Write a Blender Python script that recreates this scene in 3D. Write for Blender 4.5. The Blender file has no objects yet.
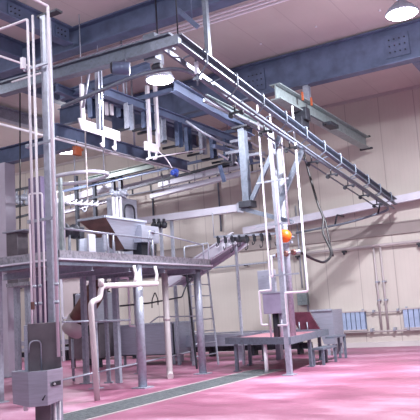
import bpy, math, random
from mathutils import Vector as V, Matrix
random.seed(4)
SC = bpy.context.scene
COL = SC.collection

# ---------------------------------------------------------------- survey frame
# world: X right along the back wall, Y towards the back wall, Z up, metres
FPX, EYE = 678.66, 1.5
RC = Matrix(((0.85770, 0.51016, -0.06392), (-0.12975, 0.09447, -0.98704), (-0.49751, 0.85487, 0.14723)))
def A(px, py, X=None, Y=None, Z=None):
    """world point seen at a photo position, on a known world plane"""
    d = RC.transposed() @ V(((px-210)/FPX, (py-210)/FPX, 1))
    t = X/d.x if X is not None else (Y/d.y if Y is not None else (Z-EYE)/d.z)
    return V((d.x*t, d.y*t, d.z*t+EYE))

# ---------------------------------------------------------------- materials
def mat(name, col, rough=.5, metal=0, var=.12, scale=6, bump=0, col2=None, stretch=None, mottle=0):
    m = bpy.data.materials.new(name); m.use_nodes = True
    n, l = m.node_tree.nodes, m.node_tree.links
    b = n['Principled BSDF']
    b.inputs['Roughness'].default_value = rough; b.inputs['Metallic'].default_value = metal
    tc = n.new('ShaderNodeTexCoord'); mp = n.new('ShaderNodeMapping')
    l.new(tc.outputs['Object'], mp.inputs[0])
    if stretch: mp.inputs['Scale'].default_value = stretch
    nz = n.new('ShaderNodeTexNoise'); nz.inputs['Scale'].default_value = scale
    nz.inputs['Detail'].default_value = 6; l.new(mp.outputs[0], nz.inputs['Vector'])
    r = n.new('ShaderNodeValToRGB')
    c2 = col2 or tuple(max(0, c*(1-2*var)) for c in col)
    r.color_ramp.elements[0].color = (*c2, 1); r.color_ramp.elements[1].color = (*col, 1)
    r.color_ramp.elements[0].position = .32; r.color_ramp.elements[1].position = .62
    src = nz.outputs['Fac']
    if mottle:
        vo = n.new('ShaderNodeTexVoronoi'); vo.inputs['Scale'].default_value = mottle
        l.new(mp.outputs[0], vo.inputs['Vector'])
        mx = n.new('ShaderNodeMath'); mx.operation = 'MULTIPLY_ADD'
        sp = n.new('ShaderNodeSeparateColor'); l.new(vo.outputs['Color'], sp.inputs[0])
        l.new(sp.outputs[0], mx.inputs[0]); mx.inputs[1].default_value = .35
        ad = n.new('ShaderNodeMath'); ad.operation = 'MULTIPLY'; ad.inputs[1].default_value = .7
        l.new(nz.outputs['Fac'], ad.inputs[0]); l.new(ad.outputs[0], mx.inputs[2]); src = mx.outputs[0]
    l.new(src, r.inputs[0]); l.new(r.outputs[0], b.inputs['Base Color'])
    if bump:
        bp = n.new('ShaderNodeBump'); bp.inputs['Strength'].default_value = bump; bp.inputs['Distance'].default_value = .02
        l.new(nz.outputs['Fac'], bp.inputs['Height']); l.new(bp.outputs[0], b.inputs['Normal'])
    return m
M = {}
M['galv'] = mat('galvanised_steel', (.38, .42, .50), .40, .3, .10, 5, .03, mottle=22)
M['galv_green'] = mat('pale_green_galvanised', (.31, .38, .39), .4, .3, .12, 5, .05, mottle=16)
M['beam'] = mat('painted_beam_steel', (.13, .17, .28), .45, .25, .16, 3, .04)
M['steel'] = mat('mid_grey_steel', (.17, .205, .26), .42, .3, .12, 5, .03, mottle=22)
M['green_dk'] = mat('dark_green_steel', (.09, .12, .11), .5, .2, .15, 5)
M['dark'] = mat('dark_steel', (.04, .045, .06), .5, .4, .2, 8)
M['stain'] = mat('brushed_stainless', (.40, .43, .52), .34, .5, .08, 3, .02, stretch=(1, 1, 14))
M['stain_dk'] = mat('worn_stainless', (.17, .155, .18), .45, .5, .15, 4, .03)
M['rust'] = mat('red_brown_wet_steel', (.20, .095, .085), .4, .2, .25, 4, .05)
M['white'] = mat('white_painted_pipe', (.80, .80, .86), .4, 0, .04, 4)
M['pvc'] = mat('cream_plastic_pipe', (.62, .59, .60), .45, 0, .06, 3)
M['rub'] = mat('black_rubber', (.012, .012, .016), .45, 0, .2, 8)
M['orange'] = mat('orange_plastic', (.95, .16, .012), .4, 0, .08, 6)
M['orange_dk'] = mat('weathered_orange_box', (.40, .10, .04), .5, 0, .15, 6)
M['blue'] = mat('blue_plastic', (.03, .07, .35), .4, 0, .1, 6)
M['blueplate'] = mat('blue_grey_plate', (.12, .16, .27), .35, .5, .2, 5, .03)
M['radiator'] = mat('pale_blue_louvre', (.36, .46, .64), .4, .1, .08, 5)
M['purple'] = mat('purple_grey_enamel', (.13, .10, .19), .5, .1, .15, 4)
M['grat'] = mat('grating_steel', (.30, .34, .36), .5, .3, .2, 12)
M['shelfw'] = mat('white_enamel_trunking', (.62, .63, .72), .35, .1, .05, 3)
M['deckedge'] = mat('stained_zinc_plate', (.34, .34, .39), .42, .3, .22, 9, .1, mottle=24)
M['bolt'] = mat('bolt_steel', (.05, .055, .075), .4, .7, .1, 10)

def wallmat(name, col, seam_col, w, horiz=None, axis='X'):
    m = mat(name, col, .55, 0, .05, .6)
    n, l = m.node_tree.nodes, m.node_tree.links
    b = n['Principled BSDF']; ramp = [x for x in n if x.type == 'VALTORGB'][0]
    tc = [x for x in n if x.type == 'TEX_COORD'][0]
    sx = n.new('ShaderNodeSeparateXYZ'); l.new(tc.outputs['Object'], sx.inputs[0])
    def line(sock, w, t):
        a = n.new('ShaderNodeMath'); a.operation = 'DIVIDE'; a.inputs[1].default_value = w; l.new(sock, a.inputs[0])
        f = n.new('ShaderNodeMath'); f.operation = 'FRACT'; l.new(a.outputs[0], f.inputs[0])
        c = n.new('ShaderNodeMath'); c.operation = 'LESS_THAN'; c.inputs[1].default_value = t/w; l.new(f.outputs[0], c.inputs[0])
        return c.outputs[0]
    k = line(sx.outputs[axis], w, .028)
    g = line(sx.outputs[axis], .145, .03)
    mg = n.new('ShaderNodeMath'); mg.operation = 'MULTIPLY'; mg.inputs[1].default_value = .07; l.new(g, mg.inputs[0])
    mk = n.new('ShaderNodeMath'); mk.operation = 'MAXIMUM'; l.new(k, mk.inputs[0]); l.new(mg.outputs[0], mk.inputs[1])
    mx = n.new('ShaderNodeMixRGB'); mx.inputs['Color2'].default_value = (*seam_col, 1)
    l.new(mk.outputs[0], mx.inputs[0]); l.new(ramp.outputs[0], mx.inputs['Color1']); l.new(mx.outputs[0], b.inputs['Base Color'])
    return m
M['wall'] = wallmat('cream_insulated_panel', (.56, .53, .485), (.38, .35, .33), 1.18)
M['wallL'] = wallmat('cream_side_panel', (.56, .53, .47), (.38, .35, .32), 1.18, axis='Y')
M['ceil'] = wallmat('ceiling_panel', (.60, .57, .54), (.50, .47, .45), 1.2)
M['trim'] = mat('taupe_wall_band', (.30, .265, .255), .5, 0, .06, 1)
M['base'] = mat('pale_coving', (.46, .42, .43), .5, 0, .06, 1)

def floormat():
    m = bpy.data.materials.new('wet_pink_resin_floor'); m.use_nodes = True
    n, l = m.node_tree.nodes, m.node_tree.links; b = n['Principled BSDF']
    tc = n.new('ShaderNodeTexCoord')
    n1 = n.new('ShaderNodeTexNoise'); n1.inputs['Scale'].default_value = .55; n1.inputs['Detail'].default_value = 7; n1.inputs['Roughness'].default_value = .62
    mp = n.new('ShaderNodeMapping'); mp.inputs['Scale'].default_value = (.7, 1.5, 1); mp.inputs['Rotation'].default_value = (0, 0, .25)
    l.new(tc.outputs['Object'], mp.inputs[0]); l.new(mp.outputs[0], n1.inputs['Vector'])
    r = n.new('ShaderNodeValToRGB'); e = r.color_ramp.elements
    e[0].position = .3; e[0].color = (.22, .058, .115, 1); e[1].position = .72; e[1].color = (.60, .38, .51, 1)  # pale end of the ramp paints lavender highlights into the floor colour
    e2 = r.color_ramp.elements.new(.5); e2.color = (.36, .125, .215, 1)
    l.new(n1.outputs['Fac'], r.inputs[0])
    n2 = n.new('ShaderNodeTexNoise'); n2.inputs['Scale'].default_value = 28; n2.inputs['Detail'].default_value = 5
    l.new(tc.outputs['Object'], n2.inputs['Vector'])
    mx = n.new('ShaderNodeMixRGB'); mx.blend_type = 'MULTIPLY'; mx.inputs[0].default_value = .35
    l.new(r.outputs[0], mx.inputs['Color1']); l.new(n2.outputs['Fac'], mx.inputs['Color2'])
    l.new(mx.outputs[0], b.inputs['Base Color'])
    r2 = n.new('ShaderNodeValToRGB'); r2.color_ramp.elements[0].color = (.30,)*3+(1,); r2.color_ramp.elements[1].color = (.62,)*3+(1,)
    r2.color_ramp.elements[0].position = .35; r2.color_ramp.elements[1].position = .65
    l.new(n1.outputs['Fac'], r2.inputs[0]); l.new(r2.outputs[0], b.inputs['Roughness'])
    bp = n.new('ShaderNodeBump'); bp.inputs['Strength'].default_value = .25; bp.inputs['Distance'].default_value = .01
    l.new(n2.outputs['Fac'], bp.inputs['Height']); l.new(bp.outputs[0], b.inputs['Normal'])
    return m
M['floor'] = floormat()
def emit(name, col, s):
    m = bpy.data.materials.new(name); m.use_nodes = True
    b = m.node_tree.nodes['Principled BSDF']
    b.inputs['Emission Color'].default_value = (*col, 1); b.inputs['Emission Strength'].default_value = s
    b.inputs['Base Color'].default_value = (.8, .8, .8, 1)
    return m
M['lamp'] = emit('glowing_lens', (.93, .80, 1.0), 14)

# ---------------------------------------------------------------- mesh helpers
class MB:
    def __init__(s): s.v = []; s.f = []; s.sm = []
    def add(s, vs, fs, smooth=False):
        o = len(s.v); s.v += [tuple(p) for p in vs]
        for f in fs: s.f.append([i+o for i in f]); s.sm.append(smooth)
        return s
    def box(s, a, b):
        x0, x1 = sorted((a[0], b[0])); y0, y1 = sorted((a[1], b[1])); z0, z1 = sorted((a[2], b[2]))
        return s.add([(x0,y0,z0),(x1,y0,z0),(x1,y1,z0),(x0,y1,z0),(x0,y0,z1),(x1,y0,z1),(x1,y1,z1),(x0,y1,z1)],
                     [(0,3,2,1),(4,5,6,7),(0,1,5,4),(1,2,6,5),(2,3,7,6),(3,0,4,7)])
    def cbox(s, c, d): return s.box((c[0]-d[0]/2, c[1]-d[1]/2, c[2]-d[2]/2), (c[0]+d[0]/2, c[1]+d[1]/2, c[2]+d[2]/2))
    def prof(s, a, b, pts, up=(0,0,1), smooth=False):
        """extrude the 2-D outline pts (side, up) from a to b"""
        a, b = V(a), V(b); d = (b-a).normalized(); up = V(up)
        if abs(d.dot(up)) > .98: up = V((0,1,0))
        sd = d.cross(up).normalized(); u = sd.cross(d)
        n = len(pts)
        vs = [a+sd*p+u*q for p, q in pts]+[b+sd*p+u*q for p, q in pts]
        fs = [(i, (i+1) % n, n+(i+1) % n, n+i) for i in range(n)]
        return s.add(vs, fs+[tuple(range(n-1, -1, -1)), tuple(range(n, 2*n))], smooth)
    def bar(s, a, b, w, h, up=(0,0,1)):
        return s.prof(a, b, [(-w/2,-h/2),(w/2,-h/2),(w/2,h/2),(-w/2,h/2)], up)
    def ibeam(s, a, b, h, w, t=.025, up=(0,0,1)):
        h2, w2, k = h/2, w/2, t/2
        return s.prof(a, b, [(-w2,-h2),(w2,-h2),(w2,-h2+t),(k,-h2+t),(k,h2-t),(w2,h2-t),(w2,h2),(-w2,h2),(-w2,h2-t),(-k,h2-t),(-k,-h2+t),(-w2,-h2+t)], up)
    def chan(s, a, b, h, w, t=.02, up=(0,0,1), side=1):
        h2 = h/2; P = [(0,-h2),(w,-h2),(w,-h2+t),(t,-h2+t),(t,h2-t),(w,h2-t),(w,h2),(0,h2)]
        if side < 0: P = [(-p, q) for p, q in P][::-1]
        return s.prof(a, b, P, up)
    def tube(s, pts, r, n=10, cap=True):
        pts = [V(p) for p in pts]; N = len(pts); rings = []
        d0 = (pts[1]-pts[0]).normalized(); ref = V((0,0,1)) if abs(d0.z) < .9 else V((0,1,0))
        u = d0.cross(ref).normalized()
        vs = []
        for i, p in enumerate(pts):
            a = (p-pts[i-1]).normalized() if i else d0
            b = (pts[i+1]-p).normalized() if i < N-1 else a
            t = (a+b); t = t.normalized() if t.length > 1e-6 else a
            u = (u-t*u.dot(t)).normalized(); w = t.cross(u)
            k = min(1.6, 1/max(.5, t.dot(a)))
            for j in range(n):
                g = 2*math.pi*j/n; vs.append(p+(u*math.cos(g)+w*math.sin(g))*r*(k if 0 < i < N-1 else 1))
        fs = [(i*n+j, i*n+(j+1) % n, (i+1)*n+(j+1) % n, (i+1)*n+j) for i in range(N-1) for j in range(n)]
        s.add(vs, fs, True)
        if cap:
            o = len(s.v)-N*n
            s.f.append([o+j for j in range(n-1, -1, -1)]); s.sm.append(False)
            s.f.append([o+(N-1)*n+j for j in range(n)]); s.sm.append(False)
        return s
    def lathe(s, c, prof, n=20, axis=(0,0,1)):
        c, ax = V(c), V(axis).normalized(); u = ax.cross(V((1,0,0)) if abs(ax.x) < .9 else V((0,1,0))).normalized(); w = ax.cross(u)
        vs = [c+ax*h+(u*math.cos(2*math.pi*j/n)+w*math.sin(2*math.pi*j/n))*max(r, 1e-4) for r, h in prof for j in range(n)]
        k = len(prof)
        fs = [(i*n+j, i*n+(j+1) % n, (i+1)*n+(j+1) % n, (i+1)*n+j) for i in range(k-1) for j in range(n)]
        s.add(vs, fs, True)
        o = len(s.v)-k*n
        s.f.append([o+j for j in range(n-1, -1, -1)]); s.sm.append(False)
        s.f.append([o+(k-1)*n+j for j in range(n)]); s.sm.append(False)
        return s
    def prism(s, poly, d):
        """closed planar 3-D polygon thickened by vector d"""
        n = len(poly); d = V(d)
        vs = [V(p) for p in poly]+[V(p)+d for p in poly]
        return s.add(vs, [tuple(range(n-1, -1, -1)), tuple(range(n, 2*n))]+[(i, (i+1) % n, n+(i+1) % n, n+i) for i in range(n)])
    def build(s, name, m, parent=None, bevel=0, **tg):
        me = bpy.data.meshes.new(name); me.from_pydata(s.v, [], s.f)
        for p, k in zip(me.polygons, s.sm): p.use_smooth = k
        me.materials.append(M[m]); me.update()
        import bmesh
        bm = bmesh.new(); bm.from_mesh(me); bmesh.ops.recalc_face_normals(bm, faces=bm.faces)
        o = bpy.data.objects.new(name, me)
        # origin at the base centre
        if bm.verts:
            xs = [v.co for v in bm.verts]
            c = V(((min(v.x for v in xs)+max(v.x for v in xs))/2, (min(v.y for v in xs)+max(v.y for v in xs))/2, min(v.z for v in xs)))
            for v in bm.verts: v.co -= c
            o.location = c
        bm.to_mesh(me); bm.free()
        COL.objects.link(o)
        if parent:
            o.parent = parent
            o.location = o.location-ABS[parent.name]
            ABS[o.name] = ABS[parent.name]+o.location
        else: ABS[o.name] = V(o.location)
        if bevel:
            b = o.modifiers.new('bevel', 'BEVEL'); b.width = bevel; b.segments = 2; b.limit_method = 'ANGLE'
        for k, v in tg.items(): o[{'cat': 'category'}.get(k, k)] = v
        return o
ABS = {}
def thing(name, loc, label, cat, group=None):
    o = bpy.data.objects.new(name, None); o.empty_display_size = .1; COL.objects.link(o); o.location = V(loc)
    o['label'] = label; o['category'] = cat
    if group: o['group'] = group
    ABS[o.name] = V(loc); return o
def rnd(pts, r, k=5):
    pts = [V(p) for p in pts]; out = [pts[0]]
    for i in range(1, len(pts)-1):
        p = pts[i]; a = pts[i-1]-p; b = pts[i+1]-p
        q = min(r, a.length*.45, b.length*.45); A0 = p+a.normalized()*q; B0 = p+b.normalized()*q
        for j in range(k+1):
            t = j/k; out.append(A0*(1-t)**2+p*2*t*(1-t)+B0*t*t)
    return out+[pts[-1]]
def copy_tree(o, off, label=None):
    def rec(s, par):
        c = s.copy(); COL.objects.link(c)
        if par: c.parent = par
        for ch in s.children: rec(ch, c)
        return c
    c = rec(o, None); c.location = V(o.location)+V(off)
    if label: c['label'] = label
    return c

# ================================================================ SETTING
H, WY = 8.4, 22.2
S = dict(kind='structure')
MB().box((-30, -3, -.2), (6, WY+.2, 0)).build('floor', 'floor', **S)
MB().box((-30, -3, H), (6, WY+.2, H+.2)).build('ceiling', 'ceil', **S)
MB().box((-30, WY, 0), (6, WY+.2, H)).build('wall_back', 'wall', **S)
MB().box((-30.2, -3, 0), (-30, WY+.2, H)).build('wall_left', 'wallL', **S)
MB().box((-30, WY-.05, 3.62), (6, WY, 3.98)).box((-30, WY-.08, 3.96), (6, WY, 4.0)).box((-30, WY-.07, 3.60), (6, WY, 3.64)).build('trim_1', 'trim', **S)
MB().prof((-30, WY, 0), (6, WY, 0), [(0, 0), (-0.0, .16), (.05, .12), (.12, 0)]).build('baseboard_back', 'base', **S)
MB().box((-30, WY-.06, H-.1), (6, WY, H)).build('trim_2', 'base', **S)

# ---- roof beams
def bolts(mb, c, nx, nz, sx, sz, face=-1, axis='X'):
    for i in range(nx):
        for j in range(nz):
            a = (i-(nx-1)/2)*sx; b = (j-(nz-1)/2)*sz
            p = V(c)+(V((a, 0, b)) if axis == 'X' else V((0, a, b)))
            mb.lathe(p, [(.018, 0), (.018, .025)], 6, (0, face, 0) if axis == 'X' else (1, 0, 0))
def roofbeam(a, b, h, w, label, plates=(), name='roof_beam', m='beam', t=.035):
    c = (V(a)+V(b))/2
    o = thing(name, c, label, 'beam')
    MB().ibeam(a, b, h, w, t).build('girder', m, o)
    for p in plates:
        alongX = abs(b[0]-a[0]) > abs(b[1]-a[1])
        pc = V(a)+(V(b)-V(a))*p
        mb = MB(); bm_ = MB()
        if alongX:
            mb.cbox(pc+V((0, -.04, 0)), (.6, .02, h*.62)); bolts(bm_, pc+V((0, -.05, 0)), 4, 3, .13, h*.17, -1)
        else:
            mb.cbox(pc+V((.04, 0, 0)), (.02, .36, h*.55)); bolts(bm_, pc+V((.05, 0, 0)), 3, 2, .12, h*.26, 1, 'Y')
        mb.build('splice_plate', m, o); bm_.build('bolts', 'bolt', o)
    return o
roofbeam((-13.2, 16.8, 7.87), (5, 16.8, 7.87), .98, .32, 'deep blue-grey roof girder crossing the right half below the ceiling lamp', (.286, .508))
roofbeam((-30, 11.9, 8.12), (5, 11.9, 8.12), .56, .34, 'blue-grey roof girder crossing the top left corner beside white conduits', (.36,))
roofbeam((-10.4, 3, 8.17), (-10.4, 11.72, 8.17), .44, .26, 'short roof beam entering from the top left corner with bolted plates', (.80, .965))
roofbeam((-11.95, 4, 8.17), (-11.95, 11.72, 8.17), .44, .26, 'roof beam at the left edge, second below the top left corner', ())
roofbeam((-16.0, 4, 8.12), (-16.0, 16.62, 8.12), .42, .26, 'roof beam coloured pale blue as if lit at the left edge, above the portal frame', (), m='galv')  # paler steel than its neighbours puts the light into this beam's colour
roofbeam((-3.55, 16.98, 7.62), (-3.55, 22.2, 7.62), .5, .26, 'grey roof beam running back from the large girder at the right edge', ())
cbL, cbR = A(0, 90, Y=9.75), A(172, 41, Y=9.75)
roofbeam(cbL, cbR, .28, .2, 'pale grey crossbeam carrying the upper end of the inclined rail', (), 'cross_beam', 'steel')
roofbeam((-13.35, 12.1, 8.1), (-13.35, 22.2, 8.1), .5, .26, 'dark roof beam running back above the middle overhead beam, carrying the large girder end', ())
# monorail
mo = thing('monorail_beam', (-6.5, 18, 6.49), 'pale green monorail I-beam ending short of the back wall, hung under the large girder', 'beam')
MB().ibeam((-6.5, 14.7, 6.69), (-6.5, 21.75, 6.69), .4, .28, .03).build('girder', 'galv_green', mo)
MB().ibeam((-6.5, 16.8, 7.38), (-6.5, 16.8, 6.89), .16, .16, .02).build('hanger_post', 'galv', mo)
MB().cbox((-6.5, 21.74, 6.49), (.42, .1, .05)).cbox((-6.5, 21.74, 6.90), (.34, .1, .04)).build('end_stop', 'dark', mo)
ho = thing('chain_hoist', (-6.5, 17.0, 6.2), 'dark hoist trolley clamped on the pale green monorail', 'hoist')
MB().cbox((-6.5, 16.2, 6.42), (.44, .3, .34)).cbox((-6.5, 16.2, 6.2), (.26, .5, .26)).build('trolley', 'dark', ho, .02)
for yy in (15.9, 16.5): MB().cbox((-6.28, yy, 6.82), (.04, .06, .22)).build('buffer', 'orange_dk', ho)
MB().tube([(-6.2, 16.2, 6.35), (-6.2, 17.6, 6.35)], .02).cbox((-6.2, 17.6, 6.38), (.25, .6, .1)).build('power_pickup', 'dark', ho)

# white conduits below the ceiling
for k, dy in enumerate((0, .17, .34)):
    y = 13.15+dy
    MB().tube([(-24, y, H-.09), (4, y, H-.09)], .03, 8).build('ceiling_conduit', 'white', group='white conduits under the ceiling', cat='conduit',
        label=['nearest of three parallel white conduits under the ceiling', 'middle of three parallel white conduits under the ceiling', 'farthest of three parallel white conduits under the ceiling'][k])
for i in range(5):
    x = -4.0+(-1.6)*i
    MB().lathe((x, 15.6-(i % 2)*.1, H-.03), [(.03, 0), (.03, .03)], 10).build('ceiling_fixing', 'white', cat='fixing', group='white fixings on the ceiling', label='small white round fixing on the ceiling in front of the large girder')

# ================================================================ LAMPS
def lamp(p, r, label, drop, cap=True):
    o = thing('high_bay_lamp', p, label, 'lamp', 'round hall lamps')
    MB().lathe(p, [(r, 0), (r*1.03, .03), (r*.85, .12), (r*.45, .24), (r*.2, .30), (.05, .34)], 28).build('reflector', 'galv', o)
    MB().lathe(V(p)-V((0, 0, .05)), [(r*.35, 0), (r*.8, .015), (r*.97, .045)], 28).build('lens', 'lamp', o)
    MB().cbox(V(p)+V((0, 0, .45)), (.16, .16, .22)).build('ballast_box', 'galv', o, .01)
    if drop: MB().tube([V(p)+V((0, 0, .5)), V(p)+V((0, 0, .5+drop))], .018, 8).build('stem', 'dark', o)
    return o
L1 = A(160, 80, Z=6.45); L2 = A(402, 14, Z=7.5); L3 = A(66.5, 151.5, Z=7.45)
lamp(L1, .30, 'bright round lamp glowing in the middle of the overhead steelwork', 1.45)
lamp(L2, .34, 'bright round lamp close under the ceiling at the top right', .4)
lamp(L3, .36, 'small round lamp glowing left beyond the beams beside an orange box', .45)
LC = (.95, .93, 1)
def area(loc, tgt, size, power, col=(1, .93, 1)):
    d = bpy.data.lights.new('lamp_or_fill_light', 'AREA'); d.shape = 'DISK'; d.size = size; d.energy = power; d.color = col
    o = bpy.data.objects.new('lamp_or_fill_light', d); COL.objects.link(o); o.location = loc
    o.rotation_euler = (V(tgt)-V(loc)).to_track_quat('-Z', 'Y').to_euler(); return o
area(L1-V((0, 0, .08)), L1-V((0, 0, 3)), .5, 260, LC)
area(L2-V((0, 0, .08)), L2-V((0, 0, 3)), .45, 1500, LC)
area(L3-V((0, 0, .08)), L3-V((0, 0, 3)), .6, 450, LC)
def glow(p, pw):
    d = bpy.data.lights.new('lamp_or_fill_light', 'POINT'); d.shadow_soft_size = .2; d.energy = pw; d.color = LC
    o = bpy.data.objects.new('lamp_or_fill_light', d); COL.objects.link(o); o.location = p
for p in (L1, L2, L3): glow(p-V((0, 0, .22)), 90)
# added fill lights outside the frame, brightening ceiling and walls
for (x, y, pw) in ((-2.2, 4.5, 420), (-9.0, 3.0, 330), (3.0, 11, 300), (-15.5, 6.0, 420), (-23, 15, 420), (1, -1, 400)):
    glow((x, y, 7.3), pw)

# ================================================================ LEFT PORTAL
po = thing('portal_frame', (-15.4, 14.3, 0), 'pale grey steel portal frame at the left edge with dark crossbeam', 'frame')
M['paint'] = mat('pale_lilac_paint', (.56, .55, .64), .5, 0, .05, 2)
MB().box((-15.75, 14.1, 0), (-15.2, 14.5, 6.3)).build('column', 'paint', po)
MB().ibeam((-17.5, 14.3, 6.54), (-12.6, 14.3, 6.54), .5, .3, .03).build('crossbeam', 'beam', po)
MB().box((-15.85, 14.0, 0), (-15.1, 14.6, .03)).build('base_plate', 'galv', po)

# ================================================================ LEFT COLUMN BUNDLE
CX, CY = -6.42, 6.75
cb = thing('service_column', (-6.32, CY, 0), 'tall galvanised box column rising behind the hand-wash sink', 'column')
MB().chan((-6.36, CY, 0), (-6.36, CY, 5.75), .12, .1, .012, up=(0, 1, 0)).build('post', 'galv', cb)
MB().prof((-6.4, CY, 5.75), (-6.4, CY, 5.78), [(-.26, -.06), (.12, -.06), (.12, .06), (-.26, .06)], up=(0, 1, 0)).build('top_plate', 'dark', cb)
def clip(z):
    return MB().cbox((-6.46, 6.62, z), (.46, .03, .035)).cbox((-6.68, 6.62, z), (.05, .05, .05))
for z in (5.0, 3.9, 2.85): clip(z).build('pipe_clip', 'galv', cb)
for x, r, lab, tx in ((-6.605, .018, 'leftmost of the three white pipes on the tall service column', -9.2), (-6.505, .018, 'middle of the three white pipes on the tall service column', None), (-6.215, .021, 'rightmost white pipe on the tall service column, over its right edge', None)):
    pts = [(x, 6.6, 1.05), (x, 6.6, 5.62)]
    if tx: pts = [(x, 6.6, 1.05), (x, 6.6, 5.72), (tx, 6.6, 5.72)]
    elif x < -6.5: pts = [(x, 6.6, 1.05), (x, 6.6, 5.75)]
    else: pts = [(x, 6.6, 1.05), (x, 6.6, 5.80), (x, 4.4, 5.80)]
    o = thing('water_pipe', (x, 6.6, 1.05), lab, 'pipe', 'white pipes on the service column')
    MB().tube(rnd(pts, .03), r, 10).build('pipe', 'white', o)
    for z in (1.72, 1.95): MB().tube([(x, 6.6, z), (x, 6.6, z+.04)], r*1.4, 10).build('coupling', 'galv', o)
    if x < -6.6: MB().cbox((x, 6.56, 1.72), (.03, .04, .1)).build('valve_handle', 'rust', o, label='red valve handle')
MB().cbox((-6.66, 6.55, 5.07), (.06, .06, .16)).build('junction_box', 'white', bevel=.005, cat='box', label='small white junction box high on the pipes of the service column')
# guard hoop around pipes at mid height
a, b = A(29, 194, Y=8.4), A(42, 193, Y=8.4)
MB().tube(rnd([(a.x, 8.4, 1.0), (a.x, 8.4, a.z), (b.x, 8.4, b.z), (b.x, 8.4, 1.0)], .05), .016, 8).build('hoop_rail', 'white', cat='rail', label='thin white hoop rail standing behind the tall service column')

# ---- other thin conduits at upper left
for i, (p, q, r, lab) in enumerate((
    (A(0, 56, X=-9.3), A(38, 69, X=-9.3), .022, 'thin white conduit sloping across the left edge above the pale blue beam'),
    (A(0, 124, X=-11.1), A(160, 166, X=-11.1), .03, 'long white conduit running under the middle overhead beam'),
    (A(12, 82, Y=9.4), A(50, 70, Y=9.4), .02, 'short white conduit beside the service column, just below the crossbeam'),
    )):
    MB().tube([p, q], r, 8).build('conduit', 'white', cat='conduit', label=lab)
MB().tube([A(20, 90, X=-14), A(20, 250, X=-14)], .02, 8).build('drop_cable', 'dark', cat='cable', label='thin dark vertical cable hanging left of the service column')

# ================================================================ HAND-WASH SINK
SB = V((-6.455, 6.54, 0)); SS = V((.72, .69, 0)); SN = V((.69, -.72, 0))
def L(u, v, z): return SB+SS*u+SN*v+V((0, 0, z))
def sink():
    o = thing('wash_sink', SB, 'stainless angular hand-wash sink with tall backplate in the left foreground', 'sink')
    def slab(u0, u1, v0, v1, z0, z1): return MB().prism([L(u0, v0, z0), L(u1, v0, z0), L(u1, v1, z0), L(u0, v1, z0)], (0, 0, z1-z0))
    slab(-.16, .25, -.12, .0, .88, 1.49).build('backplate', 'stain_dk', o, .006)
    slab(-.21, -.165, -.12, .01, .88, 1.47).build('side_flange', 'stain', o, .004)
    zt, zl = .905, .48
    out = [(-.37, -.1), (-.37, .06), (-.16, .33), (.07, .33), (.265, .06), (.265, -.1)]
    n = len(out); cu, cv = -.05, .04
    low = [L(u*.97, v, zl+.03*(v < .1)) for u, v in out]; top = [L(u, v, zt) for u, v in out]
    inn = [L(cu+(u-cu)*.90, cv+(v-cv)*.86, zt) for u, v in out]; inl = [L(cu+(u-cu)*.7, cv+(v-cv)*.6, zt-.25) for u, v in out]
    vs = low+top+inn+inl
    fs = [tuple(range(n-1, -1, -1))]
    for k in range(3):
        for i in range(n): fs.append((k*n+i, k*n+(i+1) % n, (k+1)*n+(i+1) % n, (k+1)*n+i))
    fs.append(tuple(range(3*n, 4*n)))
    MB().add(vs, fs).build('basin', 'stain', o, .004)
    slab(-.09, .10, -.06, .10, 0, zl).build('pedestal', 'stain_dk', o, .005)
    MB().tube(rnd([L(.0, .03, zt-.02), L(.0, .03, 1.27), L(-.14, .07, 1.27), L(-.15, .08, 1.12)], .07, 6), .009, 10).build('faucet', 'stain', o)
    MB().tube([L(-.20, .2, zl-.05), L(-.20, .2, zl+.04)], .03, 10).build('overflow_spout', 'white', o)
    m = lambda t: (.07+.195*t, .33-.27*t)
    a, b = m(.3), m(.85)
    MB().prism([L(a[0], a[1]+.012, .70), L(b[0], b[1]+.012, .70), L(b[0], b[1]+.012, .755), L(a[0], a[1]+.012, .755)], SN*.012).build('sensor_panel', 'dark', o)
    c = m(.45); MB().tube([L(c[0], c[1]+.0, .727), L(c[0], c[1]+.045, .727)], .013, 10).build('sensor_eye', 'white', o)
    MB().tube([L(.01, .34, .56), L(.04, .36, .61)], .007, 8).tube([L(.01, .32, .56), L(.01, .355, .56)], .012, 8).build('knee_lever', 'dark', o)
sink()
dp = thing('drain_pipe', L(.2, -.05, 0), 'white drain pipes with bend under the hand-wash sink', 'pipe')
MB().tube(rnd([L(.15, .02, .55), L(.15, .02, .23), L(.32, .02, .20), L(.36, .02, .0)], .05), .02, 10).build('bend', 'white', dp)
MB().tube([L(.21, -.04, .55), L(.21, -.04, 0)], .016, 10).build('riser', 'white', dp)

# ================================================================ PLATFORM
PX0, PX1, PY0, PY1, PZ0, PZ1 = -11.2, -8.72, 9.35, 14.85, 2.58, 2.80
pf = thing('work_platform', (-9.9, 12, 0), 'raised galvanised work platform on round posts', 'platform')
MB().box((PX0, PY0, PZ0+.02), (PX1, PY1, PZ0+.08)).build('deck', 'deckedge', pf)
mb = MB(); mb.box((PX1-.02, PY0, PZ0+.05), (PX1, PY1, PZ1)).box((PX0, PY0, PZ0+.05), (PX1, PY0+.02, PZ1)).box((PX0, PY1-.02, PZ0+.05), (PX1, PY1, PZ1))
mb.build('kick_plate', 'deckedge', pf)
mb = MB().bar((PX1+.03, PY0-.03, PZ0+.05), (PX1+.03, PY1, PZ0+.05), .06, .035).bar((PX0, PY0-.03, PZ0+.05), (PX1+.05, PY0-.03, PZ0+.05), .06, .035)
mb.build('edge_trim', 'shelfw', pf)
MB().bar((PX1-.02, PY0, PZ0-.03), (PX1-.02, PY1, PZ0-.01), .05, .07).bar((PX0, PY0+.02, PZ0-.03), (PX1-.05, PY0+.02, PZ0-.01), .05, .07).build('edge_channel', 'steel', pf)
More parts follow.
